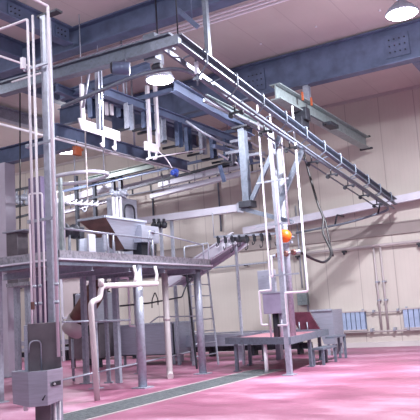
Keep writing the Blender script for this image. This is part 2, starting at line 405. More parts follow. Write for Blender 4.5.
for y in (10.3, 11.5, 12.8, 14.1): MB().ibeam((PX0, y, PZ0-.08), (PX1-.02, y, PZ0-.08), .14, .09, .012).build('joist', 'galv', pf)
for (px, py, r) in ((143, 388, .095), (203, 374, .095), (172, 380, .05)):
    b = A(px, py, Z=0)
    if r > .06:
        MB().tube([(b.x, b.y, 0), (b.x, b.y, PZ0)], r, 18).build('post', 'galv', pf)
        MB().cbox((b.x, b.y, .012), (.34, .34, .024)).build('base_plate', 'galv', pf)
for (x, y) in ((-11.0, 9.6), (-11.0, 12.6), (-11.0, 14.7), (-9.95, 11.7), (-10.6, 9.6)):
    MB().bar((x, y, 0), (x, y, PZ0), .11, .11).cbox((x, y, .01), (.24, .24, .02)).build('post', 'galv', pf)
# guard rail of platform
gr = thing('guard_rail', (-8.8, 9.5, PZ1), 'low tubular guard rail along the near part of the platform edge', 'railing')
p0, p1 = A(60, 228, X=-8.76), A(152, 239, X=-8.76)
MB().tube([p0, p1], .022, 8).build('top_rail', 'galv', gr)
t = A(60, 178, X=-8.76)
MB().bar((-8.76, t.y, PZ1-.1), (-8.76, t.y, t.z), .06, .06).build('corner_post', 'galv_green', gr)
for px in (107, 113, 152): q = A(px, 232, X=-8.76); MB().tube([(q.x, q.y, PZ1-.15), (q.x, q.y, p0.z+(p1.z-p0.z)*(q.y-p0.y)/(p1.y-p0.y))], .02, 8).build('baluster', 'galv', gr)
gr2 = thing('guard_rail', (-8.8, 13, PZ1), 'low tubular guard rail at the far end of the platform edge', 'railing')
a, b, c = A(148, 257, X=-8.76), A(149, 231, X=-8.76), A(203, 245, X=-8.76)
MB().tube(rnd([(a.x, a.y, PZ1-.15), b, c, (c.x, c.y, PZ1-.15)], .06), .02, 8).build('top_rail', 'galv', gr2)
a, b = A(184, 247, X=-9.4), A(208, 243, X=-9.4)
MB().tube(rnd([(a.x, a.y, PZ1-.2), a, b, (b.x, b.y, PZ1-.2)], .06), .018, 8).build('inner_rail', 'galv', gr2)

# white waste pipe hung from the platform, dropping to the floor at left
wp = thing('waste_pipe', A(97, 392, Z=0), 'cream waste pipe hung under the platform and dropping to the floor', 'pipe')
b = A(97, 392, Z=0); xx = -8.5
def W(px, py): return A(px, py, X=xx)
b = W(97, 391); b.z = 0
top = W(90, 308)
MB().tube(rnd([b, W(90.5, 302), W(100, 299), W(101, 286), W(157, 283.5)], .12), .055, 14).build('main_run', 'pvc', wp)
MB().tube([W(101, 286.5), W(101, 279)], .06, 14).build('tee', 'pvc', wp)
for px in (134, 155):
    q = W(px, 283.5); MB().tube(rnd([q, W(px+2, 276), (xx-.05, W(px+2, 270).y, PZ0-.04)], .05), .035, 10).build('branch', 'pvc', wp)
wp2 = thing('waste_pipe', A(173, 381, Z=0), 'cream vertical waste pipe with floor elbow between two round platform posts', 'pipe')
q = A(170, 378, Z=0)
MB().tube(rnd([(q.x, q.y, PZ0-.02), (q.x, q.y, .09), (q.x+.12, q.y-.15, .05)], .1), .075, 14).build('stack', 'pvc', wp2)
MB().tube([(q.x, q.y, 1.35), (q.x, q.y, 1.42)], .09, 14).build('collar', 'pvc', wp2)

# thin stands under platform
for (px, py, tp, lab) in ((57+56, 383, 284, 'slim galvanised stand post left of the first round platform post'),):
    q = A(px-4, py, Z=0)
    MB().bar((q.x, q.y, 0), (q.x, q.y, PZ0-.16), .07, .07).cbox((q.x, q.y, .015), (.16, .16, .03)).build('stand_post', 'galv', cat='post', label=lab)
q = A(97, 388, Z=0); q.y += .9; q.x -= .1
MB().bar((q.x, q.y, 0), (q.x, q.y, PZ0-.16), .13, .1).build('stand_post', 'galv', cat='post', label='broad galvanised post just right of the dropping cream waste pipe')
# low pipes near floor + mid handrails below the deck
def rail(name, pts, r, m, lab, cat='rail', rr=.06):
    return MB().tube(rnd(pts, rr) if len(pts) > 2 else pts, r, 8).build(name, m, cat=cat, label=lab)
X1 = -9.9
rail('floor_pipe', [A(62, 380, X=-9.6), A(112, 369, X=-9.6), A(190, 352, X=-9.6)], .02, 'galv', 'thin grey pipe running low behind the platform posts', 'pipe')
rail('floor_pipe', [A(62, 322, X=-9.7), A(130, 320, X=-9.7)], .022, 'galv', 'thin grey pipe at waist height crossing in front of the sloping duct', 'pipe')
rail('hand_rail', [A(150, 323, X=-9.9), A(158, 317, X=-9.9), A(200, 316, X=-9.9)], .018, 'galv', 'thin bent rail beneath the far half of the platform')
rail('hand_rail', [A(120, 306, X=-10), A(150, 303, X=-10), A(182, 297, X=-10), A(186, 286, X=-10), A(194, 276, X=-10)], .02, 'dark', 'dark bent pipe running under the platform to the chute', 'pipe')
rail('air_pipe', [A(152, 308, X=-9.9), A(152, 300, X=-9.9), A(155, 292, X=-9.9), A(158, 300, X=-9.9), A(158, 305, X=-9.9)], .014, 'dark', 'small dark looped pipe beneath the middle of the platform', 'pipe')
rail('white_loop_pipe', [A(120, 278, X=-10.2), A(128, 278, X=-10.2), A(130, 326, X=-10.2), A(137, 326, X=-10.2)], .026, 'white', 'white L-shaped pipe under the platform left of a round post', 'pipe', .04)

# ================================================================ UNDER-PLATFORM MACHINERY
def legbox(name, x0, x1, y0, y1, z0, z1, m, label, cat, wheel=False):
    o = thing(name, ((x0+x1)/2, (y0+y1)/2, 0), label, cat)
    t = .03
    mb = MB().box((x0, y0, z0), (x1, y1, z0+t)).box((x0, y0, z0), (x1, y0+t, z1)).box((x0, y1-t, z0), (x1, y1, z1)).box((x0, y0, z0), (x0+t, y1, z1)).box((x1-t, y0, z0), (x1, y1, z1))
    mb.build('tub', m, o)
    MB().bar((x0-.03, y0, z1), (x1+.03, y0, z1), .07, .05).bar((x0-.03, y1, z1), (x1+.03, y1, z1), .07, .05).bar((x0, y0, z1), (x0, y1, z1), .07, .05).bar((x1, y0, z1), (x1, y1, z1), .07, .05).build('rim', 'galv', o)
    for x in (x0+.1, x1-.1):
        for y in (y0+.1, y1-.1):
            MB().bar((x, y, .0), (x, y, z0), .07, .07).build('leg', 'galv', o)
    return o
# trough at px 128-190, 338-358
c0, c1 = A(124, 362, Z=0), A(190, 358, Z=0)
legbox('trough', -13.6, -11.55, 17.2, 18.4, .28, 1.22, 'stain', 'long stainless trough on legs beneath the far half of the platform', 'trough')
# machine at 95-128, 300-362
mc = thing('processing_machine', (-14.5, 17.0, 0), 'stainless machine cabinet on feet beneath the platform, left of the trough', 'machine')
MB().box((-15.2, 16.6, .28), (-13.9, 17.6, 1.35)).build('cabinet', 'stain_dk', mc, .02)
MB().box((-14.6, 16.3, 1.35), (-13.8, 17.2, 2.3)).build('upper_housing', 'stain', mc, .04)
MB().lathe((-14.3, 16.58, 1.15), [(.18, 0), (.18, .12)], 20, (0, -1, 0)).build('motor', 'dark', mc)
for x in (-15.1, -14.0):
    for y in (16.7, 17.5): MB().bar((x, y, 0), (x, y, .28), .1, .1).build('foot', 'dark', mc)
mb = MB()
for i in range(5): mb.box((-15.2+.27*i, 16.9, 1.36), (-15.05+.27*i, 17.3, 2.35))
mb.build('slat_guard', 'dark', mc)
# sloping round duct
du = thing('sloping_duct', A(67, 330, Y=13.0), 'wide brown sloping duct with open round end under the near end of the platform', 'duct')
a, b = A(72, 331, Y=13.2), A(100, 284, Y=13.2)
d = (b-a).normalized()
MB().tube([a, b], .26, 24).build('duct', 'rust', du)
MB().tube([a-d*.02, a+d*.38], .28, 24).build('end_sleeve', 'pvc', du)
MB().tube([(b.x, b.y, b.z-.15), (b.x, b.y, PZ0-.02)], .03, 8).build('strap', 'galv', du)
MB().tube([(a.x, a.y, 0), (a.x, a.y, a.z-.2)], .035, 8).build('support', 'galv', du)
# light inner wall panels under deck (wash-down screen)
sc_ = thing('splash_screen', (-14.5, 19.5, 0), 'pale framed splash screen seen under the near end of the platform', 'screen')
a, b = A(62, 278, Y=19.5), A(95, 276, Y=19.5)
MB().box((a.x, 19.48, 1.6), (b.x, 19.52, a.z)).build('panel', 'base', sc_)
MB().bar((a.x, 19.46, a.z), (b.x, 19.46, a.z), .06, .08).bar((a.x, 19.46, 1.6), (b.x, 19.46, 1.6), .06, .08).bar((a.x, 19.46, 0), (a.x, 19.46, a.z), .08, .06).bar((b.x, 19.46, 0), (b.x, 19.46, a.z), .08, .06).build('frame', 'shelfw', sc_)
# long low kerb machine base / dark undercarriage along wall
lb = thing('low_conveyor', (-14, 20.2, 0), 'long low conveyor frame on legs in the dark beside the back wall', 'conveyor')
a, b = A(0, 341, Y=20), A(235, 338, Y=20)
MB().box((-22, 19.7, .62), (-8.4, 20.4, .78)).build('bed', 'stain', lb)
MB().box((-22, 19.62, .40), (-8.4, 19.7, .52)).build('side_skirt', 'galv', lb)
MB().box((-22, 19.9, .16), (-8.4, 20.3, .34)).build('return_belt', 'dark', lb)
for i in range(9): MB().bar((-21.5+1.6*i, 20.0, 0), (-21.5+1.6*i, 20.0, .6), .09, .3).build('leg', 'dark', lb)

# ladder
la = thing('ladder', A(197, 370, Z=0), 'slim steel ladder leaning up to the far end of the platform', 'ladder')
f1 = A(197, 369, Z=0); tp1 = A(186, 268, Y=f1.y+.0)
f2 = f1+V((.0, 1.15, 0)); tp2 = tp1+V((0, 1.15, 0))
tp1.z = tp2.z = PZ0+.1
MB().bar(f1, tp1, .03, .06).build('stile', 'dark', la); MB().bar(f2, tp2, .03, .06).build('stile', 'galv', la)
for i in range(1, 8):
    k = i/8.3; MB().tube([f1.lerp(tp1, k), f2.lerp(tp2, k)], .016, 8).build('rung', 'galv', la)

# sloping discharge chute beyond the platform
ch = thing('discharge_chute', A(205, 252, Y=16.5), 'galvanised discharge chute sloping up to the right past the platform end', 'chute')
a, b = A(150, 292, Y=16.4), A(234, 238, Y=16.4)
a = A(168, 282, Y=16.4)
up = V((0, 0, 1)); d = (b-a).normalized(); nrm = V((0, 1, 0)).cross(d)
for dy in (0, .7): MB().bar((a.x, a.y+dy, a.z), (b.x, b.y+dy, b.z), .03, .36).build('side_plate', 'shelfw', ch)
MB().bar((a.x, a.y+.35, a.z-.08), (b.x, b.y+.35, b.z-.08), .68, .03).build('bed', 'stain', ch)
MB().bar((a.x, a.y-.03, a.z+.15), (b.x, b.y-.03, b.z+.15), .05, .03).bar((a.x, a.y-.03, a.z-.15), (b.x, b.y-.03, b.z-.15), .05, .03).build('edge_lip', 'shelfw', ch)
MB().lathe((b.x, b.y-.05, b.z), [(.10, 0), (.10, .8)], 16, (0, 1, 0)).build('head_drum', 'dark', ch)
q = A(186, 271, Y=16.4)
MB().lathe((q.x, 16.2, q.z), [(.12, 0), (.14, .1), (.14, .3), (.1, .4)], 16, (1, 0, -.3)).build('motor', 'dark', ch)
MB().bar((a.x+.5, 16.75, 0), (a.x+.5, 16.75, a.z+.1), .08, .08).bar((b.x-.15, 16.75, 0.0), (b.x-.15, 16.75, b.z-.1), .06, .06).build('trestle', 'galv', ch)

# hooks row right of the chute
hb = thing('hook_rail', A(245, 236, Y=16.2), 'short rail carrying dark shackles and chains right of the chute head', 'rail')
a, b = A(214, 237, Y=16.2), A(284, 233, Y=16.2)
MB().bar(a, b, .05, .06).build('rail', 'galv', hb)
for i in range(9):
    p = a.lerp(b, (i+.6)/9.5); s = .028+.02*random.random(); ln = .22+.18*((i*37) % 5)/4
    MB().lathe(p-V((0, .06, .02)), [(s, 0), (s*1.1, .04), (s, .08)], 12, (0, 1, 0)).cbox(p-V((0, 0, .1)), (.07, .06, .16)).tube(rnd([p-V((0, 0, .15)), p-V((0, 0, ln)), p-V((.07, 0, ln+.05)), p-V((.08, 0, ln-.04))], .03), .014, 6).build('shackle', 'dark', hb)
for e_ in (a, b): MB().tube([e_, (e_.x, e_.y, 4.2)], .015, 6).build('hanger_rod', 'galv', hb)

# ================================================================ HOPPER MACHINE ON PLATFORM
hp = thing('hopper', A(125, 240, X=-9.9), 'large stainless hopper with red-brown sloping panel standing on the platform', 'hopper')
XF, XB = -9.35, -10.12
def F(px, py, x=XF): return A(px, py, X=x)
zt = F(125, 219).z; y_l, y_r = F(105, 219).y, F(146, 223).y
bl, br = F(123, 248, -9.6), F(137, 248, -9.6)
zb = F(130, 248).z
yl, yr = y_l, y_r
cy0, cy1 = bl.y, br.y
# top rim rectangle / bottom rectangle -> funnel of four plates
XT0, XT1 = XB, XF
T = [(XF, yl, zt), (XF, yr, zt), (XB, yr, zt), (XB, yl, zt)]
Bm = [(XF-.2, cy0, zb), (XF-.2, cy1, zb), (XB+.18, cy1, zb), (XB+.18, cy0+.1, zb)]
def plate(i, j, m, nm='panel', lab=None, t=.03):
    ps = [V(T[i]), V(T[j]), V(Bm[j]), V(Bm[i])]
    n = (ps[1]-ps[0]).cross(ps[3]-ps[0]).normalized()*t
    o = MB().prism(ps, n).build(nm, m, hp)
    if lab: o['label'] = lab
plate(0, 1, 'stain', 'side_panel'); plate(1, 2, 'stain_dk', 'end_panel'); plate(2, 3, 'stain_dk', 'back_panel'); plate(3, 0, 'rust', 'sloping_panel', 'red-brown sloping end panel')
MB().bar((XF, yl, zt), (XF, yr, zt), .05, .05).bar((XB, yl, zt), (XB, yr, zt), .05, .05).bar((XF, yl, zt), (XB, yl, zt), .05, .05).bar((XF, yr, zt), (XB, yr, zt), .05, .05).build('rim', 'galv', hp)
for px in (104, 108, 114, 140, 152):
    q = F(px, 250, XF-.35); MB().bar((q.x, q.y, PZ0+.08), (q.x, q.y, zb+.3 if px > 120 else zt-.35), .05, .05).build('leg', 'galv', hp)
cx = thing('control_cabinet', A(146, 240, X=-9.3), 'square stainless cabinet on a dark stem at the right end of the hopper', 'cabinet')
a, b = A(140, 225, X=-9.3), A(151, 243, X=-9.3)
MB().box((-9.75, a.y, b.z), (-9.25, b.y+.28, a.z)).build('body', 'stain', cx, .01)
MB().cbox((-9.23, b.y+.02, (a.z+b.z)/2+.05), (.02, .12, .07)).build('badge', 'dark', cx)
MB().box((-9.65, a.y+.15, PZ0+.08), (-9.4, b.y+.1, b.z)).build('stem', 'dark', cx)
# tall panel behind with arched hose and vertical pipes
tp = thing('tall_cabinet', A(130, 215, X=-11.25), 'tall grey cabinet with arched handle rising behind the hopper', 'cabinet')
a, b = A(117, 196, X=-10.7), A(138, 196, X=-10.7)
MB().box((-11.05, a.y, PZ0+.08), (-10.75, b.y, a.z)).build('body', 'stain', tp, .01)
p0_, p1_ = A(125, 221, X=-10.7), A(135, 221, X=-10.7); zz = A(130, 205, X=-10.7).z
MB().tube(rnd([p0_, (-10.7, p0_.y, zz), (-10.7, p1_.y, zz), p1_], .2, 8), .022, 8).build('arched_handle', 'dark', tp)
for k, px in enumerate((113, 116.5, 120)):
    q = A(px, 197, X=-10.55)
    MB().tube([(q.x, q.y, PZ0+.06), (q.x, q.y, q.z)], .035, 10).build('riser_pipe', 'white', cat='pipe', group='white risers behind the hopper',
        label=['leftmost of three white risers behind the hopper', 'middle of three white risers behind the hopper', 'rightmost of three white risers behind the hopper'][k])
# valve cluster on top of risers
vc = thing('valve_cluster', A(118, 192, X=-10.55), 'pale cluster of valves and elbows on top of the white risers', 'valves')
mb = MB()
for i in range(9):
    q = A(111+1.7*i, 191+((i*5) % 4), X=-10.55); mb.lathe(q, [(.05, 0), (.065, .05), (.05, .1)], 8, (random.random()-.5, 1, random.random()-.5)); mb.tube([q, q+V((0, .12, -.1))], .03, 6)
mb.tube([A(110, 194, X=-10.55), A(128, 194, X=-10.55)], .03, 8)
mb.build('valves', 'galv', vc)
q = A(116, 197, X=-10.55); MB().tube([q, A(116, 191, X=-10.55)], .03, 8).build('stub', 'galv', vc)
# grey curved guard left of hopper legs
MB().prof(A(91, 251, X=-9.6), A(91, 236, X=-9.6), [(.35*math.cos(g), .35*math.sin(g)) for g in [i*math.pi/8 for i in range(17)][:9]]+[(.32*math.cos(g), .32*math.sin(g)) for g in [i*math.pi/8 for i in range(9)][::-1]], up=(0, 1, 0), smooth=False).build('curved_guard', 'stain', cat='guard', label='curved grey steel guard on the platform left of the hopper legs')
q = A(90, 234, X=-9.3); MB().box((-9.35, q.y-.05, PZ0+.08), (-9.3, q.y+.17, q.z)).build('upright_plate', 'shelfw', cat='plate', label='narrow upright pale plate on the platform left of the hopper legs')
# dark winch on rail at left
wi = thing('winch', A(68, 230, X=-9.2), 'small dark winch mounted by the corner post of the platform rail', 'winch')
q = A(69, 231, X=-9.2)
MB().lathe(q-V((0, .2, 0)), [(.10, 0), (.15, .04), (.15, .08), (.09, .1), (.09, .3), (.15, .32), (.15, .36), (.1, .4)], 16, (0, 1, 0)).build('drum', 'dark', wi)
MB().cbox(q+V((0, .28, -.02)), (.2, .16, .24)).build('gearbox', 'dark', wi, .02)
MB().tube([q, (q.x, q.y, PZ0+.08)], .03, 8).build('bracket', 'galv', wi)
# left end of platform: cabinet and rails
lc = thing('platform_locker', A(14, 252, X=-12.2), 'narrow grey locker standing beyond the left end of the platform', 'cabinet')
a, b = A(9, 234, Y=13.4), A(20, 234, Y=13.4)
MB().box((a.x, 13.3, 2.6), (b.x, 13.7, a.z)).build('body', 'stain_dk', lc, .01)
MB().box((a.x, 13.25, 2.5), (A(32, 234, Y=13.4).x, 13.75, 2.6)).build('shelf', 'deckedge', lc)
for px in (17, 28): x_ = A(px, 300, Y=13.5).x; MB().bar((x_, 13.5, 0), (x_, 13.5, 2.5), .13, .13).build('leg', 'galv', lc)
MB().box((a.x-.05, 13.2, a.z), (A(30, 234, Y=13.4).x, 13.8, a.z+.04)).build('top', 'stain', lc)

# ================================================================ SECOND LEVEL BEAMS BEHIND (left middle)
mb_ = thing('overhead_beam', (-11.4, 14, 5.9), 'long blue-grey overhead beam running back above the platform with its lit lower flange coloured white', 'beam')
MB().ibeam((-11.4, 12.2, 6.17), (-11.4, 18.3, 6.17), .34, .2, .025).build('girder', 'beam', mb_)
MB().bar((-11.31, 12.2, 5.985), (-11.31, 18.3, 5.985), .05, .025).build('lit_flange_strip', 'shelfw', mb_)  # white strip paints the light along the beam's lower flange
MB().tube([(-11.4, 15.5, 6.34), (-11.4, 15.5, 8.4)], .03, 8).build('hanger_rod', 'galv', mb_)
# green beam across at far
def linebeam(name, a, b, h, w, m, label, cat='beam'):
    return MB().ibeam(a, b, h, w, .02).build(name, m, cat=cat, label=label)
linebeam('green_beam', A(86, 181, Y=19.5), A(154, 165, Y=19.5), .22, .16, 'green_dk', 'dark green-grey crossbeam beyond the lamp above the hopper')
# posts carrying it
gp = thing('rail_gantry', (-14, 19.6, 0), 'dark gantry of slim posts and crossbars above the hopper', 'gantry')
for px in (76, 94, 113, 120):
    q = A(px, 176, Y=19.7); MB().bar((q.x, 19.7, 3.2 if px < 100 else 3.6), (q.x, 19.7, q.z), .12, .12).build('post', 'dark', gp)
for (x0, y0, x1, y1, r, m) in ((0, 222, 240, 160, .04, 'dark'), (60, 192, 250, 150, .04, 'beam')):
    MB().bar(A(x0, y0, Y=19.62), A(x1, y1, Y=19.62), .06, .09).build('crossbar', m, gp)
# white trunking strips
for i, (x0, y0, x1, y1, h, lab) in enumerate((
    (52, 203, 112, 186, .26, 'bright white trunking strip left, beyond the hanging shackles'),
    (115, 190, 170, 176, .18, 'short bright white trunking strip just right of the lamp drop plates'),
    (158, 184, 240, 165, .22, 'upper of the bright white trunking strips left of the box column'),
    (150, 196, 244, 172, .16, 'lower of the bright white trunking strips left of the box column'),
    (36, 219, 108, 200, .12, 'thin white trunking strip low behind the hanging shackles'))):
    a, b = A(x0, y0, Y=20.4-.15*i), A(x1, y1, Y=20.4-.15*i)
    o = thing('trunking', (a+b)/2, lab, 'trunking')
    MB().chan(a, b, h, .22, .02, side=-1).build('tray', 'shelfw', o)
    for k in (.15, .5, .85):
        p = a.lerp(b, k); MB().tube([p+V((0, 0, h/2-.02)), (p.x, p.y, p.z+.7)], .02, 6).build('hanger_rod', 'galv', o)
# brackets + pipe with posts: (120,197)->(250,166)
sp = thing('sprinkler_pipe', A(190, 183, Y=21.5), 'long thin pipe with short drop brackets crossing in front of the wall seams', 'pipe')
a, b = A(120, 197, Y=21.4), A(262, 170, Y=21.4)
MB().tube([a, b], .03, 8).build('pipe', 'galv', sp)
for k in range(7):
    p = a.lerp(b, .1+.14*k); MB().bar(p, p+V((0, 0, .28)), .05, .05).build('bracket', 'dark', sp)
MB().bar(a+V((0, 0, .3)), b+V((0, 0, .3)), .05, .07).build('carrier', 'beam', sp)
MB().tube([a.lerp(b, .3)+V((0, 0, .3)), V((a.lerp(b, .3).x, 21.4, H))], .02, 6).build('hanger_rod', 'galv', sp)
MB().tube([a.lerp(b, .8)+V((0, 0, .3)), V((a.lerp(b, .8).x, 21.4, H))], .02, 6).build('hanger_rod', 'galv', sp)

# long light shelf-beams along wall (return track supports)
s1 = thing('wall_shelf_beam', A(190, 216, Y=17), 'long pale box beam at mid height left of the box column', 'beam')
a, b = A(136, 222, Y=17), A(240, 208, Y=17)
MB().bar(a, b, .25, .20).build('box_section', 'shelfw', s1)
MB().cbox(b, (.05, .3, .26)).build('end_plate', 'galv', s1)
for k in (.25, .36): p = a.lerp(b, k); MB().bar((p.x, 17, p.z-.1), (p.x, 17, 0), .08, .08).build('post', 'galv', s1)
for k, px in enumerate((154, 159, 164)):
    q = A(px, 225, Y=16.8)
    MB().lathe(q, [(.05, -.1), (.1, -.05), (.1, .05), (.05, .1)], 10).cbox(q+V((0, 0, .14)), (.06, .06, .1)).build('cable_gland', 'dark', cat='fitting', group='dark fittings under the pale box beam', label='dark round fitting clamped under the pale box beam above the platform end')
s2 = thing('wall_shelf_beam', A(330, 212, Y=21.6), 'pale white-lit box beam sloping along the back wall behind the rail bend', 'beam')
a, b = A(244, 231, Y=21.75), A(421, 195, Y=21.75)
b = a+(b-a)*1.6
MB().bar(a, b, .2, .24).build('box_section', 'shelfw', s2)
for k in (.05, .35, .8): p = a.lerp(b, k); MB().box((p.x-.05, 21.75, p.z-.08), (p.x+.05, WY, p.z+.08)).build('wall_bracket', 'galv', s2)

# ================================================================ INCLINED OVERHEAD RAIL (main)
XC = -5.68
oc = thing('overhead_rail', (XC, 14, 4.2), 'long inclined overhead carcass rail descending from upper middle to the right wall', 'rail')
ca, cb_ = A(176, 40, X=XC), A(394, 202, X=XC)
Lc = lambda k: ca.lerp(cb_, k)
for dx in (0,):
    MB().chan(ca, cb_, .19, .11, .02, side=1).build('channel_beam', 'steel', oc)
MB().bar(ca+V((-.34, .1, -.02)), cb_+V((-.34, 0, -.02)), .05, .08).build('side_bar', 'steel', oc)
MB().bar(ca+V((-.5, .02, .0)), ca+V((.06, .02, .0)), .1, .16).build('end_crossbar', 'steel', oc)
# rail pipe with entry curve and exit curve
pa, pb = A(205, 84, X=XC-.12), A(392, 209, X=XC-.12)
d = (pb-pa).normalized()
entry = [A(62, 107, Y=9.55), A(120, 83, Y=9.55), A(152, 73, Y=9.6), A(185, 71, Y=9.75)]
ent = rnd([entry[0], A(150, 73, Y=9.5), A(196, 70, Y=9.55), pa+d*.5], .9, 8)
MB().tube(rnd([entry[0], A(140, 74, Y=9.5), A(184, 66.5, Y=9.6), pa+d*.9, pb-d*.55, pb+V((-.1, .0, -.02)), A(352, 222, Y=21.1), A(296, 233, Y=21.1)], .75, 8), .038, 12).build('rail_pipe', 'steel', oc)
MB().tube([pa+V((.12, .1, -.02)), pb+V((.12, -.2, -.02))], .022, 8).build('guide_rod', 'steel', oc, )
MB().tube([pa+V((-.3, 0, .02)), pb+V((-.3, -.5, .02))], .022, 8).build('guide_rod', 'steel', oc)
N = 11
for i in range(N):
    k = .06+.088*i; p = Lc(k); zp = pa.z+(pb.z-pa.z)*(p.y-pa.y)/(pb.y-pa.y)
    MB().tube(rnd([(p.x-.34, p.y, p.z-.02), (p.x-.34, p.y, p.z+.08), (p.x+.14, p.y, p.z+.12), (p.x+.14, p.y, p.z-.14), (p.x+.0, p.y, zp+.04), (p.x-.12, p.y, zp)], .03, 2), .017, 8).build('bracket', 'steel', oc)
for i in range(9):
    y = 9.9+1.25*i; k = (y-pa.y)/(pb.y-pa.y); p = pa.lerp(pb, k)
    if i < 1: continue
    MB().tube([p, p-V((0, 0, .17))], .018, 6).cbox(p-V((-.03, 0, .18)), (.3, .04, .04)).lathe(p-V((.1, .0, .22)), [(.05, 0), (.05, .05)], 10, (0, 1, 0)).lathe(p-V((-.13, .0, .2)), [(.04, 0), (.04, .05)], 10, (0, 1, 0)).build('roller_hanger', 'dark', oc)
for px, py in ((335, 225), (378, 214)):
    q = A(px, py, Y=21.1); MB().tube(rnd([q, q+V((.1, 0, .32)), q+V((.1, .65, .32))], .05), .03, 8).build('return_bracket', 'dark', oc)
# hanger to ceiling
for px, dx in ((204, 0), ):
    q = Lc(.115); MB().chan((q.x+.0, q.y-.3, q.z+.12), (q.x+.0, q.y-.3, H), .1, .08, .012, up=(0, 1, 0)).build('ceiling_hanger', 'steel', oc)
q = ca; MB().tube([(q.x-.05, q.y+.15, q.z+.1), (q.x-.05, q.y+.15, H)], .014, 6).build('hanger_rod', 'dark', oc)
q = A(192, 20, Y=10.4); MB().bar(A(178, 10, Y=10.4), A(198, 27, Y=10.4), .05, .09).tube([q, (q.x, q.y, H)], .012, 6).build('strut_bar', 'beam', cat='strut', label='short dark strut hung from the ceiling above the start of the inclined rail')
# slotted drop plates at the start
for px, lab in ((196, 'pale slotted drop bracket left of two at the bend of the inclined rail'), ):
    q = A(px, 62, Y=9.7)
    o = thing('drop_bracket', q, lab, 'bracket')
    MB().bar(q, q-V((0, 0, .22)), .07, .04, up=(0, 1, 0)).build('plate', 'shelfw', o)
    MB().tube([q-V((0, 0, .2)), q-V((.0, 0, .42))], .02, 6).cbox(q-V((0, 0, .3)), (.14, .05, .05)).build('roller', 'steel', o)
    MB().tube([q, q+V((0, 0, .3))], .02, 6).build('stem', 'steel', o)

# ================================================================ BRACED COLUMN FRAME (around px 243)
bf = thing('braced_frame', A(243, 205, Y=14.8), 'grey box column with diagonal braces hanging below the inclined rail', 'frame')
YB = 14.2
a, b = A(242, 128, Y=YB), A(246, 204, Y=YB)
MB().bar((a.x, YB, a.z), (a.x, YB, b.z), .17, .17).build('column', 'steel', bf)
MB().cbox((a.x, YB, b.z-.02), (.34, .3, .16)).build('foot_block', 'dark', bf, .01)
MB().cbox((a.x, YB, a.z+.01), (.42, .3, .05)).build('top_plate', 'dark', bf)
MB().bar(A(250, 204, Y=YB), A(283, 130, Y=YB), .08, .11).build('brace', 'steel', bf)
MB().bar(A(277, 210, Y=YB+.1), A(303, 148, Y=YB+.1), .08, .11).build('brace', 'steel', bf)
MB().bar(A(240, 208, Y=YB), A(292, 222, Y=YB), .1, .1).build('sill', 'steel', bf)
# upper descending beams from (147,73) to (310,170)
def addbeam(p, q, h, w, m, lab, nm='rail_beam'): return MB().ibeam(p, q, h, w, .02).build(nm, m, cat='beam', label=lab)
addbeam(A(174, 86, X=-8.0), A(252, 132, X=-7.5), .26, .18, 'beam', 'dark descending beam left of the inclined rail, ending on the box column top')
addbeam(A(205, 98, X=-7.4), A(268, 130, X=-7.2), .16, .14, 'galv_green', 'short green-grey beam between the inclined rail and the box column')
# tram beam with hanging plates
tb = thing('stunner_track', A(200, 130, X=-9), 'dark track beam with a row of hanging blue-grey plates left of the box column', 'track')
ta, tb_ = A(104, 92, X=-9.6), A(252, 147, X=-9.6)
MB().ibeam(ta, tb_, .22, .18, .02).build('track_beam', 'beam', tb)
MB().bar(ta+V((-.5, 0, .1)), tb_+V((-.5, 0, .1)), .1, .16).build('second_rail', 'beam', tb)
for i, (px, l) in enumerate(((126, .75), (147, .5), (152, .55), (163, .8), (176, .8), (189, .85), (200, .8), (214, .8), (224, .8), (233, .85))):
    f = (px-104)/(252-104); q = A(px, 92+f*55, X=-9.6)
    MB().chan(q-V((.12*(i % 2), 0, .1)), q-V((.12*(i % 2), 0, .1+l*.85)), .22, .12, .015, up=(0, 1, 0)).build('drop_plate', 'blueplate' if i % 3 else 'galv', tb)
    MB().bar(q-V((-.1, .05, .12+l*.8)), q-V((.45, .05, .12+l*.8)), .05, .06).build('foot_bar', 'dark', tb)
for k in (.2, .5, .8): p = ta.lerp(tb_, k); MB().bar((p.x-.7, p.y, p.z+.22), (p.x+.9, p.y, p.z+.22), .1, .1).build('cross_arm', 'beam', tb)
for k in (.1, .95): p = ta.lerp(tb_, k); MB().tube([p+V((0, 0, .1)), (p.x, p.y, H)], .025, 8).build('hanger_rod', 'galv', tb)

sw = thing('rail_switch', A(240, 155, X=-8.6), 'tangle of rail points and small levers between the hanging plates and the box column', 'rail switch')
R2 = random.Random(11)
for i in range(16):
    p = A(218+R2.random()*42, 140+R2.random()*26, X=-8.7+R2.random()*.5)
    k = i % 4
    if k == 0: MB().bar(p, p+V((0, .5, .05)), .07, .05).build('lever', 'dark', sw)
    elif k == 1: MB().bar(p, p+V((.05, .1, -.42)), .1, .04, up=(0, 1, 0)).build('link_plate', 'blueplate', sw)
    elif k == 2: MB().bar(p, p+V((.6, .05, .0)), .05, .07).build('cross_link', 'galv', sw)
    else: MB().tube([p, p+V((.1, .3, -.12)), p+V((.1, .42, .05))], .025, 8).build('rod', 'shelfw', sw)
MB().bar(A(214, 146, X=-8.5), A(264, 160, X=-8.5), .08, .1).build('carrier', 'beam', sw)
crv = [A(186, 121, X=-8.9), A(200, 131, X=-8.7), A(220, 142, X=-8.5), A(244, 150, X=-8.5), A(268, 156, X=-8.5)]
MB().tube(rnd(crv, .6, 5), .035, 8).build('curved_rail', 'galv', cat='rail', label='thin curved pale rail passing under the dark descending beam')
MB().tube([A(204, 100, X=-6.9), A(264, 128, X=-6.9)], .03, 8).build('guide_pipe', 'galv', cat='pipe', label='thin pale pipe beside the dark descending beam, inner side of the inclined rail')
